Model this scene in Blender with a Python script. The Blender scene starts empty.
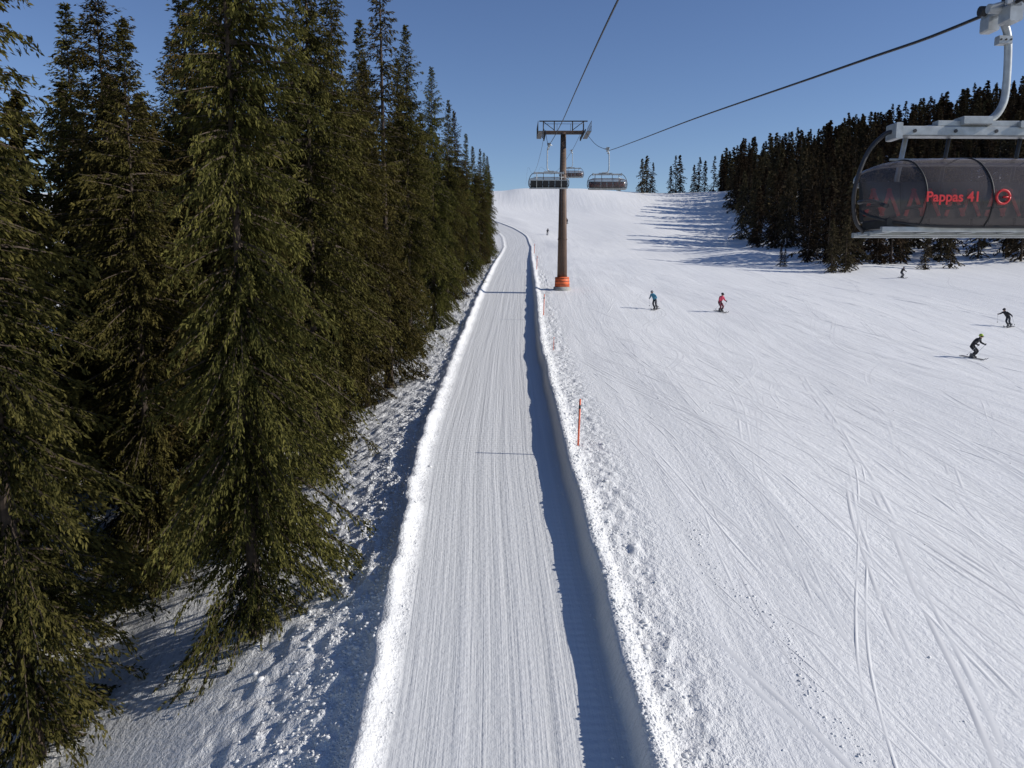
import bpy, math, numpy as np
from mathutils import Vector, Matrix, Quaternion
scene=bpy.context.scene
scene.view_settings.view_transform='Standard'
scene.view_settings.look='None'
scene.view_settings.exposure=0
R=np.random.RandomState(7)

# ------------------------------------------------------------ helpers
_tab=np.random.RandomState(3).rand(256,256)*2-1
def vn(x,y,o=0):
    x=np.asarray(x,float)+o*17.31; y=np.asarray(y,float)+o*9.77
    xi=np.floor(x).astype(int); yi=np.floor(y).astype(int)
    fx=x-xi; fy=y-yi
    fx=fx*fx*(3-2*fx); fy=fy*fy*(3-2*fy)
    a=_tab[xi&255,yi&255]; b=_tab[(xi+1)&255,yi&255]
    c=_tab[xi&255,(yi+1)&255]; d=_tab[(xi+1)&255,(yi+1)&255]
    return (a*(1-fx)+b*fx)*(1-fy)+(c*(1-fx)+d*fx)*fy
def fbm(x,y,o=0,n=3):
    r=0;a=1
    for i in range(n):
        r=r+a*vn(x*2**i,y*2**i,o+i*3); a*=.5
    return r
def sst(v,a,b):
    t=np.clip((v-a)/(b-a),0,1); return t*t*(3-2*t)

# ------------------------------------------------------------ terrain
yy=np.arange(-300,2000,0.5)
pz=np.interp(yy,[-300,-100,0,16,22,33,60,92,130,160,195,240,300,330,420,700,2000],
                [-45,-22,-12.3,-10.7,-9.7,-7.8,-5.8,-2.3,0.9,3.0,6.2,15,29.3,31.5,27,-10,-150])
k=np.exp(-0.5*(np.arange(-16,17)*.5/3.0)**2);k/=k.sum()
pzs=np.convolve(np.pad(pz,16,mode='edge'),k,mode='valid')
xr=np.interp(yy,[-300,0,16,22,33,60,92,150,190,210,225,240,260,2000],
                [0.3,0.0,-.05,-.25,-.75,-.85,-.3,.6,1.5,.8,-3,-9,-20,-20])
xrs=np.convolve(np.pad(xr,16,mode='edge'),k,mode='valid')
def P(y): return np.interp(y,yy,pzs)
def XC(y): return np.interp(y,yy,xrs)
def EDGE(y): return np.interp(y,[-300,120,205,300,500],[54,54,58,80,110])
def T(x,y):
    x=np.asarray(x,float); y=np.asarray(y,float)
    s=x-XC(y)
    z=P(y).copy()
    far=1-sst(y,120,215)
    bh=(.48+.22*(1-sst(y,50,150)))*(.35+.65*far)
    s2=s+.06*vn(y*.5,y*0,5)+.02*vn(y*2.7,y*0+s,6)
    wall=sst(s2,2.66,2.92)
    crest=np.exp(-((s2-3.08)/.34)**2)*sst(s2,2.64,2.97)
    z+=wall*bh*.62+crest*bh*(.40+.10*vn(y*.45,y*0,8))
    w=sst(s2,3.12,3.5)*(1-sst(s,4.2,5.4))*(.3+.7*far)
    z+=w*(.060*fbm(s*3.6,y*3.0,11,3))
    sl=s+.10*vn(y*.9,y*0+3,15)+.04*vn(y*3.1,y*0+3,17)
    z+=(.27+.10*vn(y*1.1,y*0,16)+.04*vn(y*3.7,s*2,18))*np.exp(-((sl+3.28)/.30)**2)*(.3+.7*far)
    A=np.interp(y,[-300,0,30,60,100,200,400],[4.0,4.0,3.5,2.0,.9,.5,.5])
    q=np.clip((-s-3.5)/9.5,0,1.15)
    z-=A*q
    w=sst(-s,3.5,4.1)*(1-sst(-s,6.0,9.5))*far
    z+=w*(.075*fbm(s*3.2,y*2.9,21,3))
    z+=sst(-s,7,14)*(.40*vn(x/5,y/6,30)+.12*vn(x/1.4,y/1.4,31))
    z-=.035*np.clip(s-10,0,42)
    z+=.30*vn(x/17,y/27,40)*sst(s,8,22)+.05*vn(x/3,y/7,41)*sst(s,5,8)
    z+=.5*vn(x/22,y/14,43)*sst(y,120,200)*sst(s,5,12)
    z+=1.6*np.exp(-((x-50)/9)**2-((y-175)/16)**2)-1.2*np.exp(-((x-40)/10)**2-((y-158)/12)**2)
    z+=1.0*np.exp(-((x-57)/7)**2-((y-134)/7)**2)
    e=np.clip(x-EDGE(y)+2,0,120)
    z+=.235*e*sst(y,112,190)
    z+=2.6*np.exp(-((x-28)/17)**2-((y-300)/25)**2)+1.5*np.exp(-((x-76)/16)**2-((y-300)/25)**2)
    z+=1.0*np.exp(-((x-4)/7)**2-((y-298)/18)**2)
    return z

def seq(a,b,st,g=1.0,mx=1e9):
    r=[a]
    while r[-1]<b:
        r.append(r[-1]+st); st=min(st*g,mx)
    return r
ys=list(np.arange(-140,10,4.0))+seq(10,46,.12)[:-1]+seq(46,430,.13,1.012,5)[:-1]+seq(432,1900,6,1.1,80)
out=seq(9,700,.16,1.042)
cl=[-v-3 for v in out][::-1]
cs=cl[:-1]+list(np.arange(-12,-4.7,.12))+list(np.arange(-4.7,-2.6,.07))+list(np.arange(-2.6,2.4,.2))+list(np.arange(2.4,5.2,.07))+list(np.arange(5.2,9,.15))+out
cs=np.array(sorted(cs)); ys=np.array(ys)
S,Y=np.meshgrid(cs,ys); X=S+XC(Y); Z=T(X,Y)

def mesh_np(name,verts,faces4,mats,smooth=False,tint=None,matidx=None):
    me=bpy.data.meshes.new(name)
    verts=np.asarray(verts,np.float32)
    if not isinstance(faces4,list): faces4=[faces4]
    loops=np.concatenate([f.ravel() for f in faces4]).astype(np.int32)
    tot=np.concatenate([np.full(len(f),f.shape[1],np.int32) for f in faces4])
    st=np.concatenate([[0],np.cumsum(tot)[:-1]]).astype(np.int32)
    me.vertices.add(len(verts)); me.vertices.foreach_set('co',verts.ravel())
    me.loops.add(len(loops)); me.loops.foreach_set('vertex_index',loops)
    me.polygons.add(len(tot)); me.polygons.foreach_set('loop_start',st); me.polygons.foreach_set('loop_total',tot)
    me.polygons.foreach_set('use_smooth',np.full(len(tot),smooth,bool))
    if matidx is not None: me.polygons.foreach_set('material_index',np.asarray(matidx,np.int32))
    for m in mats: me.materials.append(m)
    if tint is not None:
        a=me.attributes.new('tint','FLOAT','POINT'); a.data.foreach_set('value',np.asarray(tint,np.float32))
    me.update(calc_edges=True)
    return me
def link(name,me,parent=None):
    o=bpy.data.objects.new(name,me); scene.collection.objects.link(o)
    if parent: o.parent=parent
    return o

# ------------------------------------------------------------ materials
def newmat(name):
    m=bpy.data.materials.new(name); m.use_nodes=True
    nt=m.node_tree; b=nt.nodes['Principled BSDF']; return m,nt,b
def N(nt,t,**kw):
    n=nt.nodes.new(t)
    for a,v in kw.items(): setattr(n,a,v)
    return n
def math_n(nt,op,a,b=None,c=None,clamp=False):
    n=N(nt,'ShaderNodeMath',operation=op); n.use_clamp=clamp
    for i,v in enumerate((a,b,c)):
        if v is None: continue
        if isinstance(v,(int,float)): n.inputs[i].default_value=v
        else: nt.links.new(v,n.inputs[i])
    return n.outputs[0]
def simple(name,col,rough=.5,metal=0,var=.15,scale=6,bump=0):
    m,nt,b=newmat(name)
    n=N(nt,'ShaderNodeTexNoise'); n.inputs['Scale'].default_value=scale; n.inputs['Detail'].default_value=4
    tc=N(nt,'ShaderNodeTexCoord'); nt.links.new(tc.outputs['Object'],n.inputs['Vector'])
    r=N(nt,'ShaderNodeValToRGB')
    r.color_ramp.elements[0].position=.3; r.color_ramp.elements[1].position=.7
    r.color_ramp.elements[0].color=[c*(1-var) for c in col]+[1]; r.color_ramp.elements[1].color=[min(1,c*(1+var)) for c in col]+[1]
    nt.links.new(n.outputs['Fac'],r.inputs['Fac']); nt.links.new(r.outputs['Color'],b.inputs['Base Color'])
    b.inputs['Roughness'].default_value=rough; b.inputs['Metallic'].default_value=metal
    if bump:
        bp=N(nt,'ShaderNodeBump'); bp.inputs['Distance'].default_value=bump
        nt.links.new(n.outputs['Fac'],bp.inputs['Height']); nt.links.new(bp.outputs['Normal'],b.inputs['Normal'])
    return m

def snow_mat():
    m,nt,b=newmat('snow_ground')
    L=nt.links.new
    uv=N(nt,'ShaderNodeUVMap',uv_map='UVMap')
    sp=N(nt,'ShaderNodeSeparateXYZ'); L(uv.outputs['UV'],sp.inputs[0])
    s,y=sp.outputs[0],sp.outputs[1]
    def noise(sx,sy,detail=3,rough=.5,off=(0.,0.),dist=0):
        c=N(nt,'ShaderNodeCombineXYZ')
        L(math_n(nt,'MULTIPLY_ADD',s,sx,off[0]),c.inputs[0]); L(math_n(nt,'MULTIPLY_ADD',y,sy,off[1]),c.inputs[1])
        n=N(nt,'ShaderNodeTexNoise',noise_dimensions='2D'); n.inputs['Scale'].default_value=1; n.inputs['Detail'].default_value=detail
        n.inputs['Roughness'].default_value=rough; n.inputs['Distortion'].default_value=dist
        L(c.outputs[0],n.inputs['Vector']); return n.outputs['Fac']
    ab=math_n(nt,'ABSOLUTE',s)
    mr=N(nt,'ShaderNodeMapRange'); mr.inputs[1].default_value=2.6; mr.inputs[2].default_value=2.9; mr.inputs[3].default_value=1; mr.inputs[4].default_value=0
    L(ab,mr.inputs[0]); road=mr.outputs[0]
    mp=N(nt,'ShaderNodeMapRange'); mp.inputs[1].default_value=4.2; mp.inputs[2].default_value=5.8; L(s,mp.inputs[0]); piste=mp.outputs[0]
    rest=math_n(nt,'SUBTRACT',1,math_n(nt,'ADD',road,piste,clamp=True),clamp=True)
    r1=noise(3.1,.035,3,.62,off=(11,3)); r2=noise(20,.45,1,.6,off=(31,7))
    g=noise(5.5,4.5,4,.68,off=(5,9))
    tread=N(nt,'ShaderNodeTexWave',wave_type='BANDS',bands_direction='Y')
    L(uv.outputs['UV'],tread.inputs['Vector']); tread.inputs['Distortion'].default_value=1.5; tread.inputs['Scale'].default_value=1.1; tread.inputs['Detail'].default_value=1
    tw=math_n(nt,'MULTIPLY',tread.outputs['Fac'],r1)
    rr=math_n(nt,'ADD',math_n(nt,'MULTIPLY',r1,.046),math_n(nt,'MULTIPLY',r2,.009))
    rr=math_n(nt,'ADD',rr,math_n(nt,'MULTIPLY',g,.030))
    rr=math_n(nt,'ADD',rr,math_n(nt,'MULTIPLY',tw,.020))
    p1=noise(1.1,.06,4,.60,off=(3,17),dist=.35); p2=noise(7,.40,2,.6,off=(13,41),dist=.6)
    pp=math_n(nt,'ADD',math_n(nt,'MULTIPLY',p1,.062),math_n(nt,'MULTIPLY',p2,.012))
    pp=math_n(nt,'ADD',pp,math_n(nt,'MULTIPLY',g,.042))
    qq=math_n(nt,'MULTIPLY',g,.14)
    h=math_n(nt,'ADD',math_n(nt,'ADD',math_n(nt,'MULTIPLY',rr,road),math_n(nt,'MULTIPLY',pp,piste)),math_n(nt,'MULTIPLY',qq,rest))
    bp=N(nt,'ShaderNodeBump'); bp.inputs['Distance'].default_value=1.0; bp.inputs['Strength'].default_value=.8
    L(h,bp.inputs['Height']); L(bp.outputs['Normal'],b.inputs['Normal'])
    cf=math_n(nt,'ADD',math_n(nt,'MULTIPLY',r1,road),math_n(nt,'MULTIPLY',p1,math_n(nt,'SUBTRACT',1,road)))
    cr=N(nt,'ShaderNodeValToRGB'); cr.color_ramp.elements[0].position=.3; cr.color_ramp.elements[1].position=.7
    cr.color_ramp.elements[0].color=(.775,.775,.765,1); cr.color_ramp.elements[1].color=(.845,.842,.832,1)
    L(cf,cr.inputs['Fac'])
    mx=N(nt,'ShaderNodeMix',data_type='RGBA',blend_type='MULTIPLY'); L(road,mx.inputs[0])
    L(cr.outputs['Color'],mx.inputs[6]); mx.inputs[7].default_value=(.83,.835,.84,1)
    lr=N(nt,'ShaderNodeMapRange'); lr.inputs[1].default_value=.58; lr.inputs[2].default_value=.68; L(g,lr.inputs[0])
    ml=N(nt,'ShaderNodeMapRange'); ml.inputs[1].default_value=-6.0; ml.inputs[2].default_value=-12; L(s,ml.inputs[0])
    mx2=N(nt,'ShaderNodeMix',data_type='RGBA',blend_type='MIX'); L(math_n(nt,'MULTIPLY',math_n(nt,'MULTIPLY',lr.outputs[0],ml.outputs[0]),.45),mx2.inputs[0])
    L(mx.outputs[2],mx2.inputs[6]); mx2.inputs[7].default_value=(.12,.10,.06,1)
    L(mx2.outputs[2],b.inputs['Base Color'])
    b.inputs['Roughness'].default_value=.62; b.inputs['Specular IOR Level'].default_value=.2
    return m
SNOW=snow_mat()
def clump_mat():
    m,nt,b=newmat('snow_clump'); b.inputs['Roughness'].default_value=.7; b.inputs['Specular IOR Level'].default_value=.2
    oi=N(nt,'ShaderNodeNewGeometry'); r=N(nt,'ShaderNodeValToRGB'); r.color_ramp.elements[0].color=(.68,.68,.68,1); r.color_ramp.elements[1].color=(.80,.80,.79,1)
    nt.links.new(oi.outputs['Random Per Island'],r.inputs['Fac']); nt.links.new(r.outputs['Color'],b.inputs['Base Color']); return m
CLUMP=clump_mat()
nr,nc=X.shape
idx=np.arange(nr*nc).reshape(nr,nc)
F=np.stack([idx[:-1,:-1],idx[:-1,1:],idx[1:,1:],idx[1:,:-1]],-1).reshape(-1,4)
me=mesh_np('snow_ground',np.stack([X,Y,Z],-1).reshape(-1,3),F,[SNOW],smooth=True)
uvl=me.uv_layers.new(name='UVMap')
uvs=np.stack([S.ravel()[F.ravel()],Y.ravel()[F.ravel()]],-1).astype(np.float32)
uvl.data.foreach_set('uv',uvs.ravel())
link('snow_ground',me)

ph=(1+5**.5)/2
ico=np.array([(-1,ph,0),(1,ph,0),(-1,-ph,0),(1,-ph,0),(0,-1,ph),(0,1,ph),(0,-1,-ph),(0,1,-ph),(ph,0,-1),(ph,0,1),(-ph,0,-1),(-ph,0,1)],float)/1.9
icf=np.array([(0,11,5),(0,5,1),(0,1,7),(0,7,10),(0,10,11),(1,5,9),(5,11,4),(11,10,2),(10,7,6),(7,1,8),(3,9,4),(3,4,2),(3,2,6),(3,6,8),(3,8,9),(4,9,5),(2,4,11),(6,2,10),(8,6,7),(9,8,1)])
def clumps(name,x,y,size):
    n=len(x); z=T(x,y)
    v=ico[None]*(1+.35*(R.rand(n,12,1)-.5)*2)*size[:,None,None]*np.stack([R.uniform(.7,1.3,n),R.uniform(.7,1.3,n),R.uniform(.45,.8,n)],-1)[:,None,:]
    a=R.rand(n)*6.28; c,s_=np.cos(a)[:,None],np.sin(a)[:,None]
    vx=v[...,0]*c-v[...,1]*s_; vy=v[...,0]*s_+v[...,1]*c
    v=np.stack([vx+x[:,None],vy+y[:,None],v[...,2]+(z+size*.08)[:,None]],-1).reshape(-1,3)
    f=(icf[None]+(np.arange(n)*12)[:,None,None]).reshape(-1,3)
    link(name,mesh_np(name,v,f,[CLUMP],smooth=True))
def ysamp(n,a,b,p=1.8): return a+(b-a)*R.rand(n)**p
n=15000; y1=ysamp(n,11,90,1.5); s1=-3.5-np.abs(R.randn(n))*1.15; z1=.014+R.exponential(.015,n)
n=8500; y2=ysamp(n,11,85); s2=3.0+np.abs(R.randn(n))*.60; z2=.010+R.exponential(.015,n)
n=650; y3=R.uniform(14,27,n); s3=6.9+(y3-22)*-.12+R.randn(n)*.20+.3*np.sin(y3); z3=.007+R.exponential(.010,n)
n=500; y4=ysamp(n,11,60); s4=-3.0+np.abs(R.randn(n))*.20; z4=.008+R.exponential(.009,n)
n=200; y5=ysamp(n,12,50); s5=2.6-np.abs(R.randn(n))*.20; z5=.010+R.exponential(.010,n)
n=900; y6=ysamp(n,12,60); s6=R.uniform(5,25,n); z6=.006+R.exponential(.007,n)
cy=np.concatenate([y1,y2,y3,y4,y5,y6]); csz=np.clip(np.concatenate([z1,z2,z3,z4,z5,z6]),0,.10); cx=np.concatenate([s1,s2,s3,s4,s5,s6])+XC(cy)
clumps('snow_clumps',cx,cy,csz)

def ski_tracks():
    V=[];Fq=[];base=0
    prof=np.array([(-1,-.25),(-.55,.2),(-.15,1),(.2,.45),(.55,.12),(1,-.25)])
    for i in range(170):
        x0=R.uniform(6.5,62); ya=R.uniform(11,70); yb=ya+R.uniform(20,90)
        if i<50: x0=R.uniform(6.5,26); ya=R.uniform(11,22); yb=ya+R.uniform(10,50)
        lam=R.uniform(20,60); A=R.uniform(.2,1)**2.2*lam*.085; phs=R.rand()*6.28; dr=R.normal(-.10,.17)
        y=np.arange(ya,yb,.3 if ya<45 else .5)
        x=x0+dr*(y-ya)+A*np.sin(y*6.283/lam+phs)+.1*vn(y/4,y*0,i)
        wdt=R.uniform(.04,.12); hh=R.uniform(.008,.022)
        if i<50 and R.rand()<.5: hh*=1.5; wdt*=1.3
        for side in (0,R.uniform(.22,.42)):
            xx=x+side; ok=(xx-XC(y))>5.2
            if ok.sum()<10: continue
            xs,ysq=xx[ok],y[ok]
            fade=np.clip(np.minimum(np.arange(len(xs)),np.arange(len(xs))[::-1])/12.,0,1)*np.clip(.45+.8*vn(ysq*.9,ysq*0,i+side),0,1.2)
            dx=np.gradient(xs,ysq); l=np.sqrt(1+dx*dx); nx,ny=1/l,-dx/l
            px=xs[:,None]+nx[:,None]*prof[None,:,0]*wdt; py=ysq[:,None]+ny[:,None]*prof[None,:,0]*wdt
            pz_=T(px,py)+prof[None,:,1]*hh*fade[:,None]-.001
            m_=len(xs); V.append(np.stack([px,py,pz_],-1).reshape(-1,3))
            I=np.arange(m_*6).reshape(m_,6)+base; base+=m_*6
            Fq.append(np.stack([I[:-1,:-1],I[:-1,1:],I[1:,1:],I[1:,:-1]],-1).reshape(-1,4))
    link('ski_tracks',mesh_np('ski_tracks',np.concatenate(V),np.concatenate(Fq),[CLUMP],smooth=True))
ski_tracks()

# ------------------------------------------------------------ trees
def foliage_mat(name,dark,light,trans=.2,hv=(.5,.72)):
    m=bpy.data.materials.new(name); m.use_nodes=True; nt=m.node_tree; nt.nodes.clear(); L=nt.links.new
    out=N(nt,'ShaderNodeOutputMaterial'); d=N(nt,'ShaderNodeBsdfDiffuse'); t=N(nt,'ShaderNodeBsdfTranslucent'); mx=N(nt,'ShaderNodeMixShader')
    at=N(nt,'ShaderNodeAttribute',attribute_name='tint'); oi=N(nt,'ShaderNodeObjectInfo')
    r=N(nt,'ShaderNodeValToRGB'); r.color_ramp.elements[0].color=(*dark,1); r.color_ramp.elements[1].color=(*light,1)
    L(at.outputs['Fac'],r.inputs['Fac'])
    hs=N(nt,'ShaderNodeHueSaturation')
    L(math_n(nt,'MULTIPLY_ADD',oi.outputs['Random'],.05,.475),hs.inputs['Hue'])
    L(math_n(nt,'MULTIPLY_ADD',oi.outputs['Random'],hv[0],hv[1]),hs.inputs['Value'])
    L(r.outputs['Color'],hs.inputs['Color']); L(hs.outputs['Color'],d.inputs['Color']); L(hs.outputs['Color'],t.inputs['Color'])
    mx.inputs[0].default_value=trans; L(d.outputs[0],mx.inputs[1]); L(t.outputs[0],mx.inputs[2]); L(mx.outputs[0],out.inputs['Surface'])
    return m
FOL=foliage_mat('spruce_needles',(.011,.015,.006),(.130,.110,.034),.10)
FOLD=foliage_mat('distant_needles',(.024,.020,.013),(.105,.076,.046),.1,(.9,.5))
BARK=simple('bark',(.06,.042,.03),.9,0,.4,5,.02)

def spruce(name,H,Rm,seed,spacing=.33,nb=7,tw=.105,tl0=.17,wd=.05,sparse=0.,mat=FOL,start=.03,dense=1.0,pw=.56):
    r=np.random.RandomState(seed)
    zl=[];z=start*H
    while z<H-.25:
        zl.append(z); z+=spacing*r.uniform(.7,1.3)*(1-.40*z/H)
    zl=np.array(zl); cnt=r.randint(nb-2,nb+2,len(zl))
    bz=np.repeat(zl,cnt)+r.uniform(-.14,.14,cnt.sum()); n=len(bz)
    az=r.rand(n)*6.283; t=np.clip(bz/H,0,1)
    clump=.80+.60*vn(np.cos(az)*1.6+5+seed,bz*.6+np.sin(az)*1.6,seed)
    Lb=Rm*((1-t)**pw)*np.minimum(1,.80+t*1.6)*r.uniform(.55,1.15,n)*np.clip(clump,.38,1.25)+.15
    Lb*=np.interp(t,[0,.80,.93,1],[1,1,.70,.30])
    keep=r.rand(n)>sparse
    bz,az,t,Lb=bz[keep],az[keep],t[keep],Lb[keep]; n=len(bz)
    up=np.interp(t,[0,.4,.8,1],[-.32,-.12,.28,.9])+r.uniform(-.12,.12,n)
    sag=np.interp(t,[0,.5,1],[.52,.50,.15]); tip=np.interp(t,[0,1],[.25,.12])
    btint=r.uniform(-.22,.16,n)
    def pt(bi,f):
        a=az[bi]; rr=Lb[bi]*f
        zz=bz[bi]+Lb[bi]*(up[bi]*f-sag[bi]*f*f+tip[bi]*f**3)
        return np.stack([np.cos(a)*rr,np.sin(a)*rr,zz],-1)
    ntw=np.maximum(4,(Lb/tw*dense).astype(int))*2
    bi=np.repeat(np.arange(n),ntw); f=r.uniform(.03,1.0,len(bi))**.85
    side=np.where(r.rand(len(bi))<.5,-1.,1.)
    p0=pt(bi,f); a=az[bi]
    radial=np.stack([np.cos(a),np.sin(a),a*0],-1); tang=np.stack([-np.sin(a),np.cos(a),a*0],-1)
    ang=r.uniform(.30,1.0,len(bi))*(1-.55*f)
    dz=-r.uniform(.05,1.6,len(bi))*np.interp(t[bi],[0,.7,1],[1,.8,-.2])
    d=radial*np.cos(ang)[:,None]+tang*(np.sin(ang)*side)[:,None]; d[:,2]+=dz
    d/=np.linalg.norm(d,axis=1)[:,None]
    tl=np.clip((.16+.22*(1-f))*Lb[bi],.16,.75)*r.uniform(.6,1.2,len(bi))
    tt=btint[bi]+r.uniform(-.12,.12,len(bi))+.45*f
    nq=np.maximum(2,np.ceil(tl/(tl0*.55)).astype(int))
    ti=np.repeat(np.arange(len(bi)),nq); m=len(ti)
    g=r.rand(m)
    c=p0[ti]+d[ti]*(tl[ti]*g)[:,None]; c[:,2]-=(.30*tl[ti]*g*g)
    c+=r.normal(0,.014,(m,3))
    dd=d[ti]+r.normal(0,.34,(m,3)); dd[:,2]-=.25; dd/=np.linalg.norm(dd,axis=1)[:,None]
    q=r.normal(0,1,(m,3)); w=np.cross(dd,q); w/=np.linalg.norm(w,axis=1)[:,None]
    ll=tl0*r.uniform(.6,1.25,m)*.5; ww=wd*r.uniform(.6,1.2,m)*.5
    v=np.stack([c-dd*ll[:,None],c-dd*(.1*ll)[:,None]+w*ww[:,None],c+dd*ll[:,None],c-dd*(.1*ll)[:,None]-w*ww[:,None]],1).reshape(-1,3)
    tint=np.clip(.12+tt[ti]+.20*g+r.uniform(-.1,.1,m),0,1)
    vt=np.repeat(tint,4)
    fq=np.arange(m*4).reshape(m,4)
    segs=np.array([0,.35,.7,1.0]); 
    rad=(.010+.011*Lb)[:,None]*np.array([1,.7,.45,.12])[None]
    sb=np.repeat(np.arange(n),4); sf=np.tile(segs,n); cp=pt(sb,sf).reshape(n,4,3)
    ra=az; ta=np.stack([-np.sin(ra),np.cos(ra),ra*0],-1)[:,None,:]; zu=np.array([0,0,1.])[None,None]
    ring=[cp+rad[...,None]*(math.cos(k_)*ta+math.sin(k_)*zu) for k_ in (math.pi/2,math.pi*7/6,math.pi*11/6)]
    sv=np.stack(ring,2).reshape(-1,3); b0=len(v)
    I=(np.arange(n*12).reshape(n,4,3))+b0
    sfq=[]
    for k_ in range(3):
        k2=(k_+1)%3
        sfq.append(np.stack([I[:,:-1,k_],I[:,:-1,k2],I[:,1:,k2],I[:,1:,k_]],-1).reshape(-1,4))
    sfq=np.concatenate(sfq)
    ns=10; tz=np.array([-1.2,0,.4,1.5,H*.25,H*.5,H*.75,H*.97]); tr=np.array([1.5,1.3,1.1,1,.75,.5,.24,.04])*(.0100*H)
    aa=np.arange(ns)/ns*6.283
    tv=np.stack([np.cos(aa)[None]*tr[:,None],np.sin(aa)[None]*tr[:,None],np.repeat(tz[:,None],ns,1)],-1).reshape(-1,3)
    b1=b0+len(sv); I=np.arange(len(tz)*ns).reshape(len(tz),ns)+b1; J=np.roll(I,-1,1)
    tf=np.stack([I[:-1],J[:-1],J[1:],I[1:]],-1).reshape(-1,4)
    V=np.concatenate([v,sv,tv]); F_=np.concatenate([fq,sfq,tf])
    mi=np.concatenate([np.zeros(len(fq)),np.ones(len(sfq)+len(tf))])
    vt=np.concatenate([vt,np.zeros(len(sv)+len(tv))])
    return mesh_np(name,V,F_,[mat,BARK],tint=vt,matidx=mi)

H0=24.
near=[spruce('spruce_tree_mesh_%d'%i,H0,rm,100+i,spacing=sp,nb=nb_,sparse=spx,tw=.125,tl0=.19,wd=.060) for i,(rm,sp,nb_,spx) in enumerate(
      [(4.0,.31,9,.0),(3.7,.32,9,.0),(3.5,.33,9,.03),(3.8,.33,8,.03)])]
larchy=spruce('spruce_tree_mesh_sparse',H0,2.8,140,spacing=.38,nb=7,sparse=.08,start=.03,tw=.13,tl0=.20,wd=.06)
mid=[spruce('spruce_tree_mesh_mid_%d'%i,H0,rm,150+i,spacing=.5,nb=7,tw=.30,tl0=.42,wd=.18) for i,rm in enumerate([3.8,3.4,4.1])]
farm=[spruce('conifer_mesh_%d'%i,16.,rm,170+i,spacing=.6,nb=6,tw=.45,tl0=.6,wd=.26,mat=FOLD,start=.05,sparse=spx,pw=.7) for i,(rm,spx) in enumerate([(3.3,0),(2.9,.1),(3.6,.05),(2.5,.45),(3.1,.3)])]
print('faces',[len(m_.polygons) for m_ in near+mid+farm])

def put(name,me,x,y,h,hb,rad=1.0,parent=None,rot=None):
    o=link(name,me,parent); z=float(T(x,y)); sc=h/hb
    o.location=(x,y,z-.05); o.scale=(sc*rad,sc*rad,sc); o.rotation_euler=(R.uniform(-.02,.02),R.uniform(-.02,.02),R.rand()*6.28 if rot is None else rot)
    return o
L_=[
(-13.4,20.8,26,0,.95),(-7.9,23.4,24.6,0,.80),(-16.0,33.0,23.8,1,1.05),(-20.8,39,23.4,2,1.1),(-14.6,37,24.0,2,1.0),
(-10.9,31.0,24.2,3,.95),(-9.2,36.5,25.0,1,.95),(-9.6,43,24.8,2,1.0),(-7.9,51,27.5,4,1.0),(-10.6,57,24.5,0,.90),(-8.6,47,20,1,.80),
(-7.8,61,24.3,1,.82),(-9.0,66,23,2,.90),(-6.9,71,22.4,3,.75),(-6.5,80,20.5,2,.78),(-6.1,88,20.0,1,.74),(-5.7,100,18.5,2,.74),(-5.3,112,17.8,1,.72),
(-4.9,124,18.2,2,.70),(-4.6,138,18.5,3,.68),(-4.5,152,19,1,.66),(-4.6,168,18,2,.66),(-18.5,27,24.5,3,1.05),(-21,19.5,25,2,1.0),
(-24.5,30,22.5,0,1.0),(-13.3,28.5,20.5,1,.95),(-18.0,44,22.5,3,1.05),(-12.2,47,22,0,1.0)]
allm=near+[larchy]
for x,y,h,v,rd in L_: put('spruce_tree',allm[v],x,y,h,H0,rd)
fo=bpy.data.objects.new('spruce_forest',None); scene.collection.objects.link(fo)
pts=[(a[0],a[1]) for a in L_]
cnt=0
for x,y,h in ((-28,36,21),(-31,42,22),(-27,45,20),(-24,50,21),(-35,50,22),(-29,54,21),(-33,33,20),(-38,43,21),(-21,54,21),(-16,52,21),(-41,60,22),(-32,64,21)):
    cnt+=1; pts.append((x,y)); put('tree_%d'%cnt,mid[cnt%3],x,y,h,H0,1.15,fo)
for _ in range(6000):
    y=R.uniform(8,330); x=-6-R.rand()*(44 if y<200 else 74)
    lim=np.interp(y,[0,30,60,100,180,215,240,262,330],[-24,-19,-12,-8.8,-7.2,-9,-17,-29,-32])
    if x>lim: continue
    if y<30 and x>-27: continue
    if y<200 and x<lim-24: continue
    dmin=3.6 if y<90 else 4.0
    if any((x-a)**2+(y-b)**2<dmin**2 for a,b in pts): continue
    pts.append((x,y)); cnt+=1
    hh=R.uniform(17,22) if y<60 else R.uniform(18,22) if y<110 else R.uniform(14,18)
    put('tree_%d'%cnt,mid[R.randint(3)] if y<130 else farm[R.randint(3)],x,y,hh,H0 if y<130 else 16.,R.uniform(.9,1.15),fo)
    if cnt>250: break

fr=bpy.data.objects.new('conifer_forest',None); scene.collection.objects.link(fr)
pr=[];cnt=0
for x,y,h in ((50.2,127,8.5),(51.3,128.5,7),(52.6,127.5,9),(46.5,140,4),(47.5,141,3.2),(66,129,6),(71,131,9),(55,132,12),(60,133,10)):
    cnt+=1; pr.append((x,y)); put('tree_%d'%cnt,farm[cnt%3],x,y,h,16.,1.05,fr)
for _ in range(12000):
    x=R.uniform(50,210); y=R.uniform(128,360)
    e=EDGE(y)+2.5*vn(y/9,0*y,77)*2
    if x<e: continue
    if y<134+ (3 if x>70 else 0)+4*vn(x/6,0,78): continue
    if x<64 and y<150 and R.rand()<.4: continue
    if vn(x/9,y/12,88)<-.42: continue
    if any((x-a)**2+(y-b)**2<3.2**2 for a,b in pr): continue
    pr.append((x,y)); cnt+=1
    hh=9+10*R.rand()**.6
    put('tree_%d'%cnt,farm[R.randint(5)],x,y,hh,16.,R.uniform(.8,1.2),fr)
    if cnt>900: break
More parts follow.
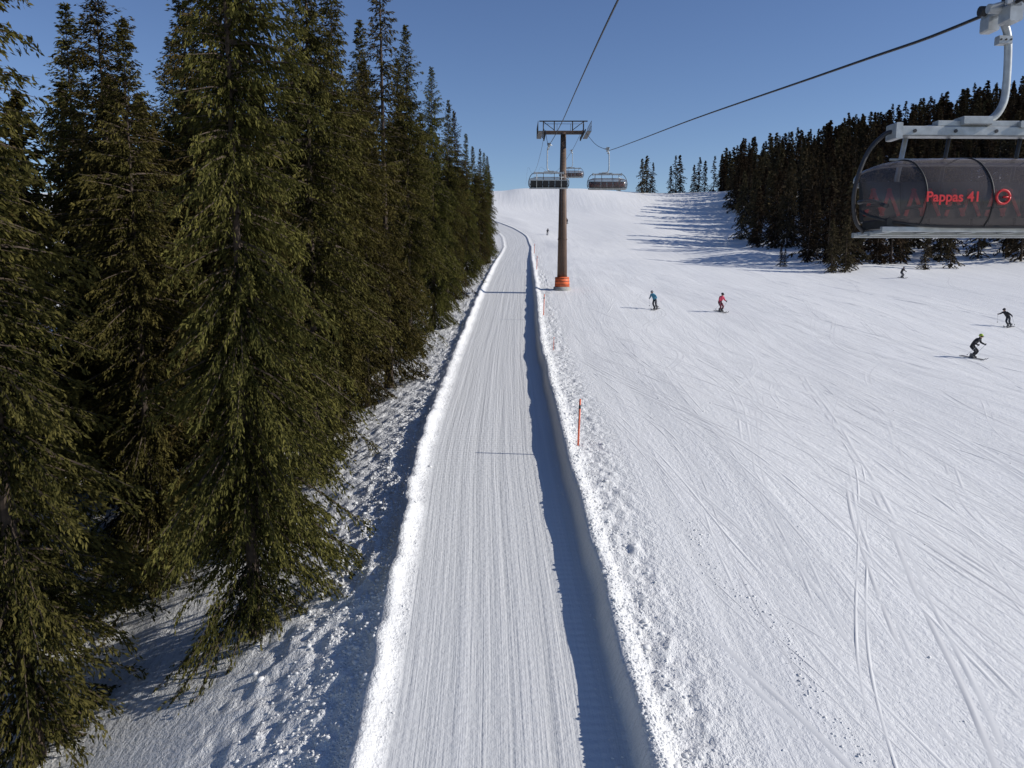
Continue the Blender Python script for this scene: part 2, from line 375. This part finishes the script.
cr_=bpy.data.objects.new('skyline_trees',None); scene.collection.objects.link(cr_)
for i,(x,y,h) in enumerate([(47.5,300,12.5),(49.5,302,13.5),(52,304,11),(58,300,10),(60.5,303,13.5),(62.5,305,14),(66.5,300,10),(69,302,12.5),(71.5,304,11.5),(74.5,303,13),(77,300,12),(79.5,306,14),(82,301,12.5),(85,305,13),(56,330,9),(44,335,8)]):
    put('tree_%d'%i,farm[(i*2)%5],x,y,h,16.,1.1,cr_)

# ------------------------------------------------------------ builder
class MB:
    def __init__(s): s.v=[];s.f=[];s.m=[];s.sm=[]
    def tube(s,path,r,mi=0,n=10,cap=True):
        path=[Vector(p) for p in path]; rs=r if isinstance(r,(list,tuple)) else [r]*len(path)
        b=len(s.v); prev=None
        for i,p in enumerate(path):
            d=(path[min(i+1,len(path)-1)]-path[max(i-1,0)]).normalized()
            if prev is None:
                u=d.orthogonal().normalized()
            else:
                u=(prev-d*prev.dot(d)); u=u.normalized() if u.length>1e-6 else d.orthogonal().normalized()
            prev=u; w=d.cross(u)
            for k in range(n):
                a=2*math.pi*k/n; s.v.append(p+(u*math.cos(a)+w*math.sin(a))*rs[i])
        for i in range(len(path)-1):
            for k in range(n):
                s.f.append((b+i*n+k,b+i*n+(k+1)%n,b+(i+1)*n+(k+1)%n,b+(i+1)*n+k)); s.m.append(mi); s.sm.append(True)
        if cap:
            s.f.append(tuple(b+k for k in range(n))[::-1]); s.m.append(mi); s.sm.append(False)
            e=b+(len(path)-1)*n; s.f.append(tuple(e+k for k in range(n))); s.m.append(mi); s.sm.append(False)
    def box(s,c,d,mi=0,rot=None,ch=.12):
        c=Vector(c); h=[x/2 for x in d]; ax=max(range(3),key=lambda i:h[i]); o=[i for i in range(3) if i!=ax]
        q=min(h[o[0]],h[o[1]])*ch*2
        a,bb=h[o[0]],h[o[1]]
        sec=[(a-q,-bb),(a,-bb+q),(a,bb-q),(a-q,bb),(-a+q,bb),(-a,bb-q),(-a,-bb+q),(-a+q,-bb)]
        b=len(s.v)
        for t,sc in ((-h[ax],1),(h[ax],1)):
            for (u,w) in sec:
                p=[0,0,0]; p[ax]=t; p[o[0]]=u; p[o[1]]=w; p=Vector(p)
                if rot: p=rot@p
                s.v.append(c+p)
        for k in range(8):
            s.f.append((b+k,b+(k+1)%8,b+8+(k+1)%8,b+8+k)); s.m.append(mi); s.sm.append(False)
        s.f.append(tuple(range(b,b+8))[::-1]); s.f.append(tuple(range(b+8,b+16))); s.m+= [mi,mi]; s.sm+=[False,False]
    def ell(s,c,d,mi=0,n=12,m=8,zmin=-1.0):
        b=len(s.v); c=Vector(c)
        for j in range(m+1):
            a=math.pi*j/m; zz=max(math.cos(a),zmin)
            rr=math.sin(a) if zz==math.cos(a) else math.sqrt(max(0,1-zz*zz))*.9
            for k in range(n):
                t=2*math.pi*k/n; s.v.append(c+Vector((d[0]*rr*math.cos(t),d[1]*rr*math.sin(t),d[2]*zz)))
        for j in range(m):
            for k in range(n):
                s.f.append((b+j*n+k,b+j*n+(k+1)%n,b+(j+1)*n+(k+1)%n,b+(j+1)*n+k)); s.m.append(mi); s.sm.append(True)
    def grid(s,P_,mi=0):
        b=len(s.v); r_=len(P_); c_=len(P_[0])
        for row in P_:
            for p in row: s.v.append(Vector(p))
        for i in range(r_-1):
            for j in range(c_-1):
                s.f.append((b+i*c_+j,b+i*c_+j+1,b+(i+1)*c_+j+1,b+(i+1)*c_+j)); s.m.append(mi); s.sm.append(True)
    def obj(s,name,mats,parent=None):
        me=bpy.data.meshes.new(name); me.from_pydata([tuple(v) for v in s.v],[],s.f)
        for m in mats: me.materials.append(m)
        me.polygons.foreach_set('material_index',s.m); me.polygons.foreach_set('use_smooth',s.sm)
        import bmesh
        bm=bmesh.new(); bm.from_mesh(me); bmesh.ops.recalc_face_normals(bm,faces=bm.faces); bm.to_mesh(me); bm.free()
        me.update(); return link(name,me,parent)
def empty(name,loc=(0,0,0),rot=(0,0,0)):
    e=bpy.data.objects.new(name,None); scene.collection.objects.link(e); e.location=loc; e.rotation_euler=rot; return e

STEEL=simple('galvanised_steel',(.42,.44,.45),.42,.35,.18,9)
DSTEEL=simple('dark_steel',(.045,.045,.05),.5,.3,.2,8)
RUST=simple('brown_tower_paint',(.12,.075,.052),.6,.1,.25,1.2)
ORANGE=simple('orange_padding',(.75,.14,.04),.6,0,.12,3)
CONC=simple('concrete',(.36,.35,.33),.9,0,.15,4,.01)
CABLE=simple('wire_rope',(.035,.035,.038),.5,.6,.2,20)
SEAT=simple('seat_vinyl',(.022,.022,.024),.55,0,.2,10)
RED=simple('red_panel',(.70,.03,.035),.45,0,.1,5)
DRED=simple('dark_red_trim',(.42,.02,.025),.5,0,.15,5)
RUB=simple('black_rubber',(.02,.02,.022),.6,0,.2,10)
STAKE=simple('orange_stake',(.72,.14,.06),.5,0,.1,8)
def bubble_mat():
    m=bpy.data.materials.new('smoked_bubble'); m.use_nodes=True; nt=m.node_tree; nt.nodes.clear(); L=nt.links.new
    out=N(nt,'ShaderNodeOutputMaterial'); tr=N(nt,'ShaderNodeBsdfTransparent'); tr.inputs[0].default_value=(.70,.64,.62,1)
    df=N(nt,'ShaderNodeBsdfPrincipled'); df.inputs['Base Color'].default_value=(.23,.20,.195,1); df.inputs['Roughness'].default_value=.16; df.inputs['Specular IOR Level'].default_value=.9
    no=N(nt,'ShaderNodeTexNoise'); no.inputs['Scale'].default_value=2.2; no.inputs['Detail'].default_value=5
    tc=N(nt,'ShaderNodeTexCoord'); L(tc.outputs['Object'],no.inputs['Vector'])
    mx=N(nt,'ShaderNodeMixShader')
    L(math_n(nt,'MULTIPLY_ADD',no.outputs['Fac'],.22,.20),mx.inputs[0])
    L(tr.outputs[0],mx.inputs[1]); L(df.outputs[0],mx.inputs[2]); L(mx.outputs[0],out.inputs['Surface']); return m
BUB=bubble_mat()

def arc(pts,n=6):
    p=[Vector(q) for q in pts]; p=[p[0]*2-p[1]]+p+[p[-1]*2-p[-2]]; r=[]
    for i in range(1,len(p)-2):
        for k in range(n):
            t=k/n; a,b,c,d=p[i-1],p[i],p[i+1],p[i+2]
            r.append(.5*((2*b)+(c-a)*t+(2*a-5*b+4*c-d)*t*t+(-a+3*b-3*c+d)*t**3))
    r.append(p[-2]); return r

# ------------------------------------------------------------ chair (front = -y)
def chair(loc,rot,hl=0.,text=False):
    e=empty('chairlift_chair',loc,(0,0,rot))
    g=MB()
    g.box((0,0,.06),(.10,.62,.12),0); g.box((0,-.2,-.06),(.16,.22,.20),0); g.box((0,.2,-.06),(.14,.18,.18),0)
    g.tube([(-.22,-.1,.03),(.12,-.1,.03)],.055,0); g.tube([(-.13,.22,.10),(.13,.22,.10)],.06,1); g.tube([(-.13,-.26,.10),(.13,-.26,.10)],.06,1)
    g.tube([(-.30,-.28,.0),(-.05,-.24,.08)],.018,0,8); g.box((-.10,-.30,.10),(.07,.05,.16),0)
    g.tube(arc([(.02,0,-.05),(.10,0,-.22),(.13,0,-.45),(.14,0,-.85-hl),(.11,0,-1.05-hl),(.0,0,-1.2-hl),(-.22,0,-1.26-hl)]),.045,0,12)
    g.box((.06,0,-.30),(.16,.10,.10),0)
    for q in range(3): g.tube([(.0+.06*q,-.052,-.30),(.0+.06*q,-.062,-.30)],.012,1,6)
    g.obj('hanger',[STEEL,RUB],e)
    f=MB(); z=-hl
    f.box((0,0,-1.37+z),(2.45,.20,.12),0)
    f.box((-.2,0,-1.275+z),(1.0,.14,.07),0); f.box((-.25,-.02,-1.25+z),(.35,.24,.10),0); f.box((.35,-.02,-1.29+z),(.14,.22,.08),0)
    for q in range(5): f.tube([(-1.0+.5*q,-.103,-1.37+z),(-1.0+.5*q,-.112,-1.37+z)],.022,1,8)
    f.tube([(-.62,0,-1.30+z),(-.95,-.02,-1.34+z)],.03,0,8)
    for sx in (-1,1):
        f.tube(arc([(sx*1.2,0,-1.36+z),(sx*1.32,0,-1.40+z),(sx*1.50,-.02,-1.58+z),(sx*1.62,-.04,-1.85+z),(sx*1.68,-.06,-2.15+z),(sx*1.64,-.05,-2.42+z),(sx*1.52,-.03,-2.57+z)]),.026,1,10)
        f.tube([(sx*1.0,.10,-1.40+z),(sx*1.02,.22,-1.9+z),(sx*1.02,.18,-2.56+z)],.030,0)
        f.box((sx*1.2,0,-1.37+z),(.08,.26,.19),0)
        f.tube([(sx*.45,.12,-1.40+z),(sx*.45,.24,-1.95+z)],.022,1)
        f.tube(arc([(sx*1.55,.08,-2.2+z),(sx*1.56,-.3,-2.22+z),(sx*1.54,-.6,-2.3+z)]),.025,1)
    f.box((0,-.28,-2.60+z),(3.15,.07,.05),0); f.box((0,.14,-2.60+z),(3.15,.07,.06),0)
    f.box((0,-.64,-2.565+z),(3.2,.06,.06),0)
    for i in range(7): f.box((-1.5+.5*i,-.24,-2.585+z),(.05,.80,.04),0)
    f.box((0,.24,-1.98+z),(3.05,.05,.06),0)
    f.obj('frame',[STEEL,DSTEEL],e)
    s=MB()
    for i in range(6):
        cx=-1.27+.508*i
        s.box((cx,-.27,-2.49+z),(.475,.62,.11),0)
        s.box((cx,.12,-2.20+z),(.475,.09,.50),0,Matrix.Rotation(-.16,3,'X'))
        s.box((cx,.185,-2.20+z),(.44,.03,.44),1,Matrix.Rotation(-.16,3,'X'))
        for k_,(dx,an) in enumerate(((-.15,.35),(-.05,-.35),(.05,.35),(.15,-.35))):
            s.box((cx+dx,.066,-2.20+z+.0),(.045,.012,.36),2,Matrix.Rotation(-.16,3,'X')@Matrix.Rotation(an,3,'Y'))
    for i in range(7):
        s.box((-1.52+.507*i,-.18,-2.28+z),(.03,.44,.035),1)
    s.obj('seats',[SEAT,RUB,DRED],e)
    b=MB(); prof=arc([(.12,-1.74,0),(-.18,-1.70,0),(-.52,-1.78,0),(-.78,-1.98,0),(-.88,-2.22,0),(-.84,-2.42,0),(-.74,-2.54,0)],4)
    rows=[]
    us=[math.sin(a*math.pi/2/14) for a in range(-14,15)]
    for u in us:
        k_=(1-abs(u)**5)**.5 if abs(u)<1 else 0
        kk=.25+.75*k_
        rows.append([(u*1.64,.0+(q[0])*kk,-2.16+(q[1]+2.16)*(.45+.55*k_)+z) for q in prof])
    b.grid(rows,0); bo=b.obj('bubble_cover',[BUB],e)
    t=MB()
    t.tube([(r_[0][0],r_[0][1],r_[0][2]) for r_ in rows],.020,1,6); t.tube([(r_[-1][0],r_[-1][1],r_[-1][2]) for r_ in rows],.020,0,6)
    t.tube([(u*1.0,rows[14][2][1]*1.0,rows[14][2][2]+.012) for u in (-1.25,-.6,0,.6,1.25)],.016,1,6)
    for u in (-.72,-.28,.28,.72): 
        t.tube([(u*1.64,q[0]*(.25+.75*(1-abs(u)**5)**.5)-.010,-2.16+(q[1]+2.16)*(.45+.55*(1-abs(u)**5)**.5)+z) for q in prof],.009,0,6)
    t.obj('bubble_trim',[RUB,STEEL],e)
    if text:
        for tx,xx,sz in (('Pappas 41',-.93,.155),('Pappas',.40,.155)):
            cu=bpy.data.curves.new('lettering','FONT'); cu.body=tx; cu.size=sz; cu.align_x='CENTER'; cu.extrude=.002; cu.offset=.003
            o=bpy.data.objects.new('lettering',cu); scene.collection.objects.link(o); o.parent=e
            o.location=(xx,-.905,-2.27+z); o.rotation_euler=(math.radians(90),0,0); cu.materials.append(RED)
        lg=MB(); cpt=[(-.36+.075*math.cos(a),-.90,-2.22+z+.075*math.sin(a)) for a in np.linspace(0,6.2832,20)]
        lg.tube(cpt,.014,0,6); lg.tube([(-.36,-.90,-2.22+z),(-.30,-.90,-2.22+z)],.012,0,6); lg.obj('round_logo',[RED],e)
    return e
chair((5.85,10.1,3.05),0.03,0,True)
def lerp(pts,y):
    a=np.array(pts); return tuple(float(np.interp(y,a[:,1],a[:,i])) for i in range(3))
CL=[(1.6,-12,2.0),(1.75,0,3.4),(2.17,17.2,5.5),(2.6,33,7.25),(2.9,50,8.7),(3.05,68,10.35),(3.3,78,12.3),(3.6,89,15.0),(3.62,93,15.35),(3.9,110,16.0),(4.4,150,18.6),(4.9,200,23.5),(5.8,300,37.5),(6,360,38)]
CR=[(5.5,-12,1.9),(5.7,0,2.45),(5.85,10.1,3.12),(6.0,15,3.65),(6.4,29,5.30),(6.9,45,7.1),(7.45,61,8.95),(8.0,69,10.1),(7.9,78,11.9),(7.7,89,15.0),(7.72,93,15.35),(8.1,112,16.2),(8.6,150,18.6),(9.2,200,23.5),(10.2,300,37.5),(10.5,360,38)]
for nm,C in (('haul_cable',CL),('haul_cable',CR)):
    m_=MB(); m_.tube(arc(C,6),.023,0,8); m_.obj(nm,[CABLE])
chair((3.05,68,10.3),math.pi,.85)
p=lerp(CR,69); chair((p[0],69,p[2]),0,.65)
p=lerp(CR,112); chair((p[0],112,p[2]),0,.9)

# ------------------------------------------------------------ lift tower
tx,ty=5.65,91.; tz=float(T(tx,ty))
e=empty('chairlift_tower',(tx,ty,tz))
topz=15.0-tz
m_=MB()
m_.tube([(0,0,-.5),(0,0,.0),(0,0,.35)],[1.0,1.0,.95],1,16)
m_.tube([(0,0,.3),(0,0,topz*.5),(0,0,topz+.1)],[.58,.44,.30],0,16)
for zz in (topz*.33,topz*.66): m_.tube([(0,0,zz-.06),(0,0,zz+.06)],.62-.24*zz/topz,0,16)
m_.obj('shaft',[RUST,CONC],e)
m_=MB()
m_.tube([(0,0,.3),(0,0,1.45)],[.86,.80],0,12)
for zz in (.55,.95,1.3): m_.tube([(0,0,zz),(0,0,zz+.05)],.885-.05*zz/1.3,1,12)
m_.obj('padding',[ORANGE,RUB],e)
m_=MB()
for zz in np.arange(1.8,topz,.35): m_.tube([(-.16,-.56+.22*zz/topz-.12,zz),(.16,-.56+.22*zz/topz-.12,zz)],.014,0,6)
for sx in (-.17,.17): m_.tube([(sx,-.68,1.6),(sx,-.46,topz)],.02,0,6)
m_.obj('ladder',[DSTEEL],e)
m_=MB()
m_.box((0,0,topz+.15),(4.6,.36,.36),0)
m_.box((0,0,topz+1.35),(5.3,.12,.12),1)
for sx in (-1,1):
    m_.box((sx*1.0,0,topz+.8),(.12,.12,1.1),1); m_.box((sx*2.2,0,topz+.8),(.12,.12,1.1),1)
    m_.tube([(sx*1.0,0,topz+.4),(sx*2.2,0,topz+1.3)],.04,1,6)
    cx=sx*2.05
    m_.box((cx+sx*.18,0,topz+.02),(.10,4.6,.22),1)
    for k_ in range(8):
        yy_=-2.1+.6*k_
        m_.tube([(cx-.05,yy_,topz-.22),(cx+.05,yy_,topz-.22)],.21,2,14); m_.tube([(cx,yy_,topz-.22),(cx+sx*.2,yy_,topz-.05)],.03,1,6)
    m_.box((cx+sx*.55,0,topz-.12),(.5,5.0,.05),1)
    for k_ in range(6): m_.tube([(cx+sx*.8,-2.4+.96*k_,topz-.1),(cx+sx*.8,-2.4+.96*k_,topz+.95)],.022,1,6)
    for zz in (.45,.95): m_.tube([(cx+sx*.8,-2.4,topz+zz),(cx+sx*.8,2.4,topz+zz)],.022,1,6)
m_.box((0,-.45,topz-.1),(4.4,.4,.05),1)
m_.tube([(-2.2,-.65,topz+.95),(2.2,-.65,topz+.95)],.022,1,6)
for k_ in range(4): m_.tube([(-2.2+1.467*k_,-.65,topz-.1),(-2.2+1.467*k_,-.65,topz+.95)],.022,1,6)
m_.obj('crossarm',[RUST,DSTEEL,RUB],e)

# ------------------------------------------------------------ piste marker stakes
for s_,y_,h_ in ((3.55,33.6,2.0),(3.5,73,1.9),(3.8,57,.9),(3.5,118,1.9),(3.6,165,1.9)):
    x_=float(XC(y_))+s_; z_=float(T(x_,y_)); m_=MB()
    m_.tube([(0,0,-.3),(0,0,h_)],.042 if h_>1 else .02,0,8); m_.tube([(0,0,h_*.80),(0,0,h_*.88)],.045 if h_>1 else .023,1,8); m_.ell((0,0,h_),(.045,.045,.03),0,8,5)
    o=m_.obj('marker_stake',[STAKE,RUB]); o.location=(x_,y_,z_); o.rotation_euler=(.02,.03,0)
# ------------------------------------------------------------ skiers
def cloth(name,c): return simple(name,c,.75,0,.2,5)
SKIN=simple('skin',(.55,.33,.24),.6,0,.05,8); GOG=simple('goggles',(.03,.02,.03),.15,.2,.1,5); SKI=simple('ski_topsheet',(.06,.06,.07),.35,0,.4,2)
BOOT=simple('ski_boot',(.08,.08,.085),.4,0,.3,4); GLV=simple('glove',(.025,.025,.028),.7,0,.2,8)
def skier(x,y,head,lean,jc,pc,hc,crouch=0.,arms=0.,sc=1.0):
    nx=(float(T(x+.5,y))-float(T(x-.5,y))); ny=(float(T(x,y+.5))-float(T(x,y-.5)))
    nrm=Vector((-nx,-ny,1)).normalized()
    e=empty('skier',(x,y,float(T(x,y))+.02))
    e.rotation_mode='QUATERNION'; e.rotation_quaternion=Vector((0,0,1)).rotation_difference(nrm)@Quaternion((0,0,1),head); e.scale=(sc,)*3
    c=crouch
    def Ln(p):
        return (p[0]+math.tan(lean)*p[2],p[1],p[2]*(1-.12*abs(lean)))
    J={}
    J['pel']=(0,-.16-.12*c,.84-.22*c); J['spn']=(0,-.08-.05*c,1.06-.24*c); J['chs']=(0,.05+.10*c,1.27-.28*c); J['nek']=(0,.12+.16*c,1.43-.32*c); J['hd1']=(0,.15+.19*c,1.53-.33*c); J['hd2']=(0,.17+.2*c,1.64-.33*c)
    for k_,sx in (('l',-1),('r',1)):
        J['hip'+k_]=(sx*.10,-.15-.12*c,.80-.22*c); J['kne'+k_]=(sx*.13,.16+.08*c,.50-.05*c); J['ank'+k_]=(sx*.12,-.02,.16); J['toe'+k_]=(sx*.12,.13,.09)
        J['sho'+k_]=(sx*.18,.06+.10*c,1.35-.29*c); J['elb'+k_]=(sx*(.27+.16*arms),.06+.14*c,1.09-.24*c+.10*arms); J['hnd'+k_]=(sx*(.27+.34*arms),.33+.12*c-.06*arms,.98-.2*c+.12*arms)
    J={k_:Ln(v) for k_,v in J.items()}
    rad=dict(pel=.155,spn=.15,chs=.175,nek=.075,hd1=.105,hd2=.085,hip=.115,kne=.085,ank=.075,toe=.055,sho=.09,elb=.068,hnd=.05)
    names=list(J); E=[('pel','spn'),('spn','chs'),('chs','nek'),('nek','hd1'),('hd1','hd2')]
    for k_ in 'lr': E+=[('pel','hip'+k_),('hip'+k_,'kne'+k_),('kne'+k_,'ank'+k_),('ank'+k_,'toe'+k_),('chs','sho'+k_),('sho'+k_,'elb'+k_),('elb'+k_,'hnd'+k_)]
    me=bpy.data.meshes.new('tmp'); me.from_pydata([J[n_] for n_ in names],[(names.index(a),names.index(b)) for a,b in E],[]); 
    o=bpy.data.objects.new('tmp',me); scene.collection.objects.link(o)
    sk=o.modifiers.new('s','SKIN'); sb=o.modifiers.new('b','SUBSURF'); sb.levels=2; sb.render_levels=2
    for i,n_ in enumerate(names):
        r_=rad.get(n_,rad.get(n_[:3])); me.skin_vertices[0].data[i].radius=(r_,r_); me.skin_vertices[0].data[i].use_root=(n_=='pel')
    dg=bpy.context.evaluated_depsgraph_get(); b=bpy.data.meshes.new_from_object(o.evaluated_get(dg)); b.name='body'
    bpy.data.objects.remove(o)
    J3={k_:Vector(v) for k_,v in J.items()}
    b.materials.clear()
    for m in (jc,pc,SKIN,BOOT,GLV): b.materials.append(m)
    for pl in b.polygons:
        best=9;mi=0
        for a,c_ in E:
            A,B=J3[a],J3[c_]; d=B-A; t=max(0,min(1,(pl.center-A).dot(d)/d.length_squared)); q=(pl.center-(A+d*t)).length-rad.get(a,rad.get(a[:3]))*.5
            if q<best:
                best=q
                if a=='nek' or a=='hd1': mi=2
                elif a.startswith('ank'): mi=3
                elif a.startswith('kne'): mi=3 if t>.55 else 1
                elif a.startswith('hip') or (a=='pel' and c_.startswith('hip')): mi=1
                elif a.startswith('elb'): mi=4 if t>.85 else 0
                else: mi=0
        pl.material_index=mi; pl.use_smooth=True
    link('body',b,e)
    h=MB(); hc_=(J3['hd1']+J3['hd2'])/2+Vector((0,-.01,.03))
    h.ell(hc_,(.125,.145,.135),0,14,10,-.25)
    h.tube([hc_+Vector((-.105,.06,-.035)),hc_+Vector((-.06,.125,-.035)),hc_+Vector((0,.145,-.035)),hc_+Vector((.06,.125,-.035)),hc_+Vector((.105,.06,-.035))],.034,1,8)
    h.ell(hc_+Vector((0,.135,-.085)),(.017,.022,.022),2,8,6); h.ell(hc_+Vector((0,.112,-.125)),(.028,.012,.008),3,8,4)
    h.obj('helmet',[hc,GOG,SKIN,RED],e)
    k=MB()
    for q in 'lr':
        a=J3['ank'+q]; fx,fy=a[0],a[1]
        P_=[]
        for t in np.linspace(-.80,.95,16):
            w_=.045+.012*abs(t); zz=.02+ (max(0,t-.72)**2)*2.6
            if t>.9: w_*=.55
            P_.append([(fx-w_,fy+t,zz),(fx-w_,fy+t,zz+.018),(fx+w_,fy+t,zz+.018),(fx+w_,fy+t,zz),(fx-w_,fy+t,zz)])
        k.grid(P_,0)
        k.box((fx,fy+.04,.055),(.08,.32,.05),1); k.box((fx,fy+.05,.095),(.10,.29,.07),1)
        k.box((fx,fy-.03,.20),(.115,.15,.22),1,Matrix.Rotation(-.15,3,'X'))
        hd=J3['hnd'+q]; sx=-1 if q=='l' else 1
        k.box(hd+Vector((0,.03,0)),(.045,.085,.085),2,ch=.3)
        for j in range(4):
            z0=.033-.022*j; ln=(.9,1.0,.95,.75)[j]
            k.tube([hd+Vector((sx*.02,.06,z0)),hd+Vector((sx*.01,.06+.040*ln,z0)),hd+Vector((-sx*.022,.06+.045*ln,z0)),hd+Vector((-sx*.035,.065,z0))],[.0125,.012,.011,.009],2,6)
        k.tube([hd+Vector((-sx*.01,.02,.03)),hd+Vector((-sx*.035,.045,.045)),hd+Vector((-sx*.035,.075,.05))],[.016,.014,.011],2,6)
        g=hd+Vector((0,.08,0)); tipz=Vector((g[0]+sx*.12,g[1]-.62,.18))
        k.tube([g+Vector((0,.01,.09)),g,g+(tipz-g)*.12],[.017,.015,.013],1,8); k.tube([g,tipz],[.011,.007],3,6); k.tube([g+(tipz-g)*.93,g+(tipz-g)*.94],.045,1,10)
    k.obj('skis_boots_gloves_poles',[SKI,BOOT,GLV,STEEL],e)
BK=cloth('black_cloth',(.018,.018,.022)); NV=cloth('dark_trousers',(.03,.035,.05)); CY=cloth('blue_jacket',(.05,.22,.34)); PK=cloth('pink_jacket',(.60,.06,.12)); YG=cloth('lime_helmet',(.38,.50,.05)); GR=cloth('grey_helmet',(.25,.25,.27)); RD=cloth('maroon_trousers',(.16,.03,.05))
skier(14.0,78.0,math.pi-.5,.28,CY,NV,GR,.1,.1,1.1)
skier(20.3,78,math.pi+.4,.05,PK,RD,BK,.05,.05,1.1)
skier(34.3,59.3,math.pi+.5,-.12,BK,BK,YG,.30,.30,1.15)
skier(47.0,75.5,math.pi-.9,.42,BK,NV,BK,.25,.9,1.08)
skier(57.5,119,math.pi+.3,0,BK,NV,GR,.2,.2)
skier(9.2,212,math.pi,0,NV,BK,BK,.1,.1)
skier(16,236,math.pi-.4,.1,BK,BK,BK,.1,.1)

# ------------------------------------------------------------ light, world, camera
el=math.radians(28.5); az=math.radians(96)
d=Vector((math.cos(el)*math.sin(az),math.cos(el)*math.cos(az),math.sin(el)))
su=bpy.data.lights.new('sun','SUN'); su.energy=4.4; su.angle=math.radians(.5); su.color=(1,.955,.88)
so=bpy.data.objects.new('sun',su); scene.collection.objects.link(so); so.rotation_euler=d.to_track_quat('Z','Y').to_euler(); so.location=(60,-20,60)
w=bpy.data.worlds.new('World'); scene.world=w; w.use_nodes=True; nt=w.node_tree
sky=nt.nodes.new('ShaderNodeTexSky'); sky.sky_type='NISHITA'; sky.sun_disc=False; sky.sun_elevation=el; sky.sun_rotation=az; sky.altitude=1800; sky.air_density=1.0; sky.dust_density=.3; sky.ozone_density=2.2
hs=nt.nodes.new('ShaderNodeHueSaturation'); hs.inputs['Hue'].default_value=.511; hs.inputs['Saturation'].default_value=1.10; hs.inputs['Value'].default_value=1.0
nt.links.new(sky.outputs[0],hs.inputs['Color'])
bg=nt.nodes['Background']; bg.inputs[1].default_value=.105; nt.links.new(hs.outputs[0],bg.inputs[0])
cam=bpy.data.cameras.new('camera'); cam.sensor_width=36; cam.lens=800/1024*36; cam.clip_end=5000; cam.clip_start=.1
co=bpy.data.objects.new('camera',cam); scene.collection.objects.link(co); co.location=(0,0,0); co.rotation_euler=(math.radians(90-8),0,0)
scene.camera=co
print('trees',cnt)
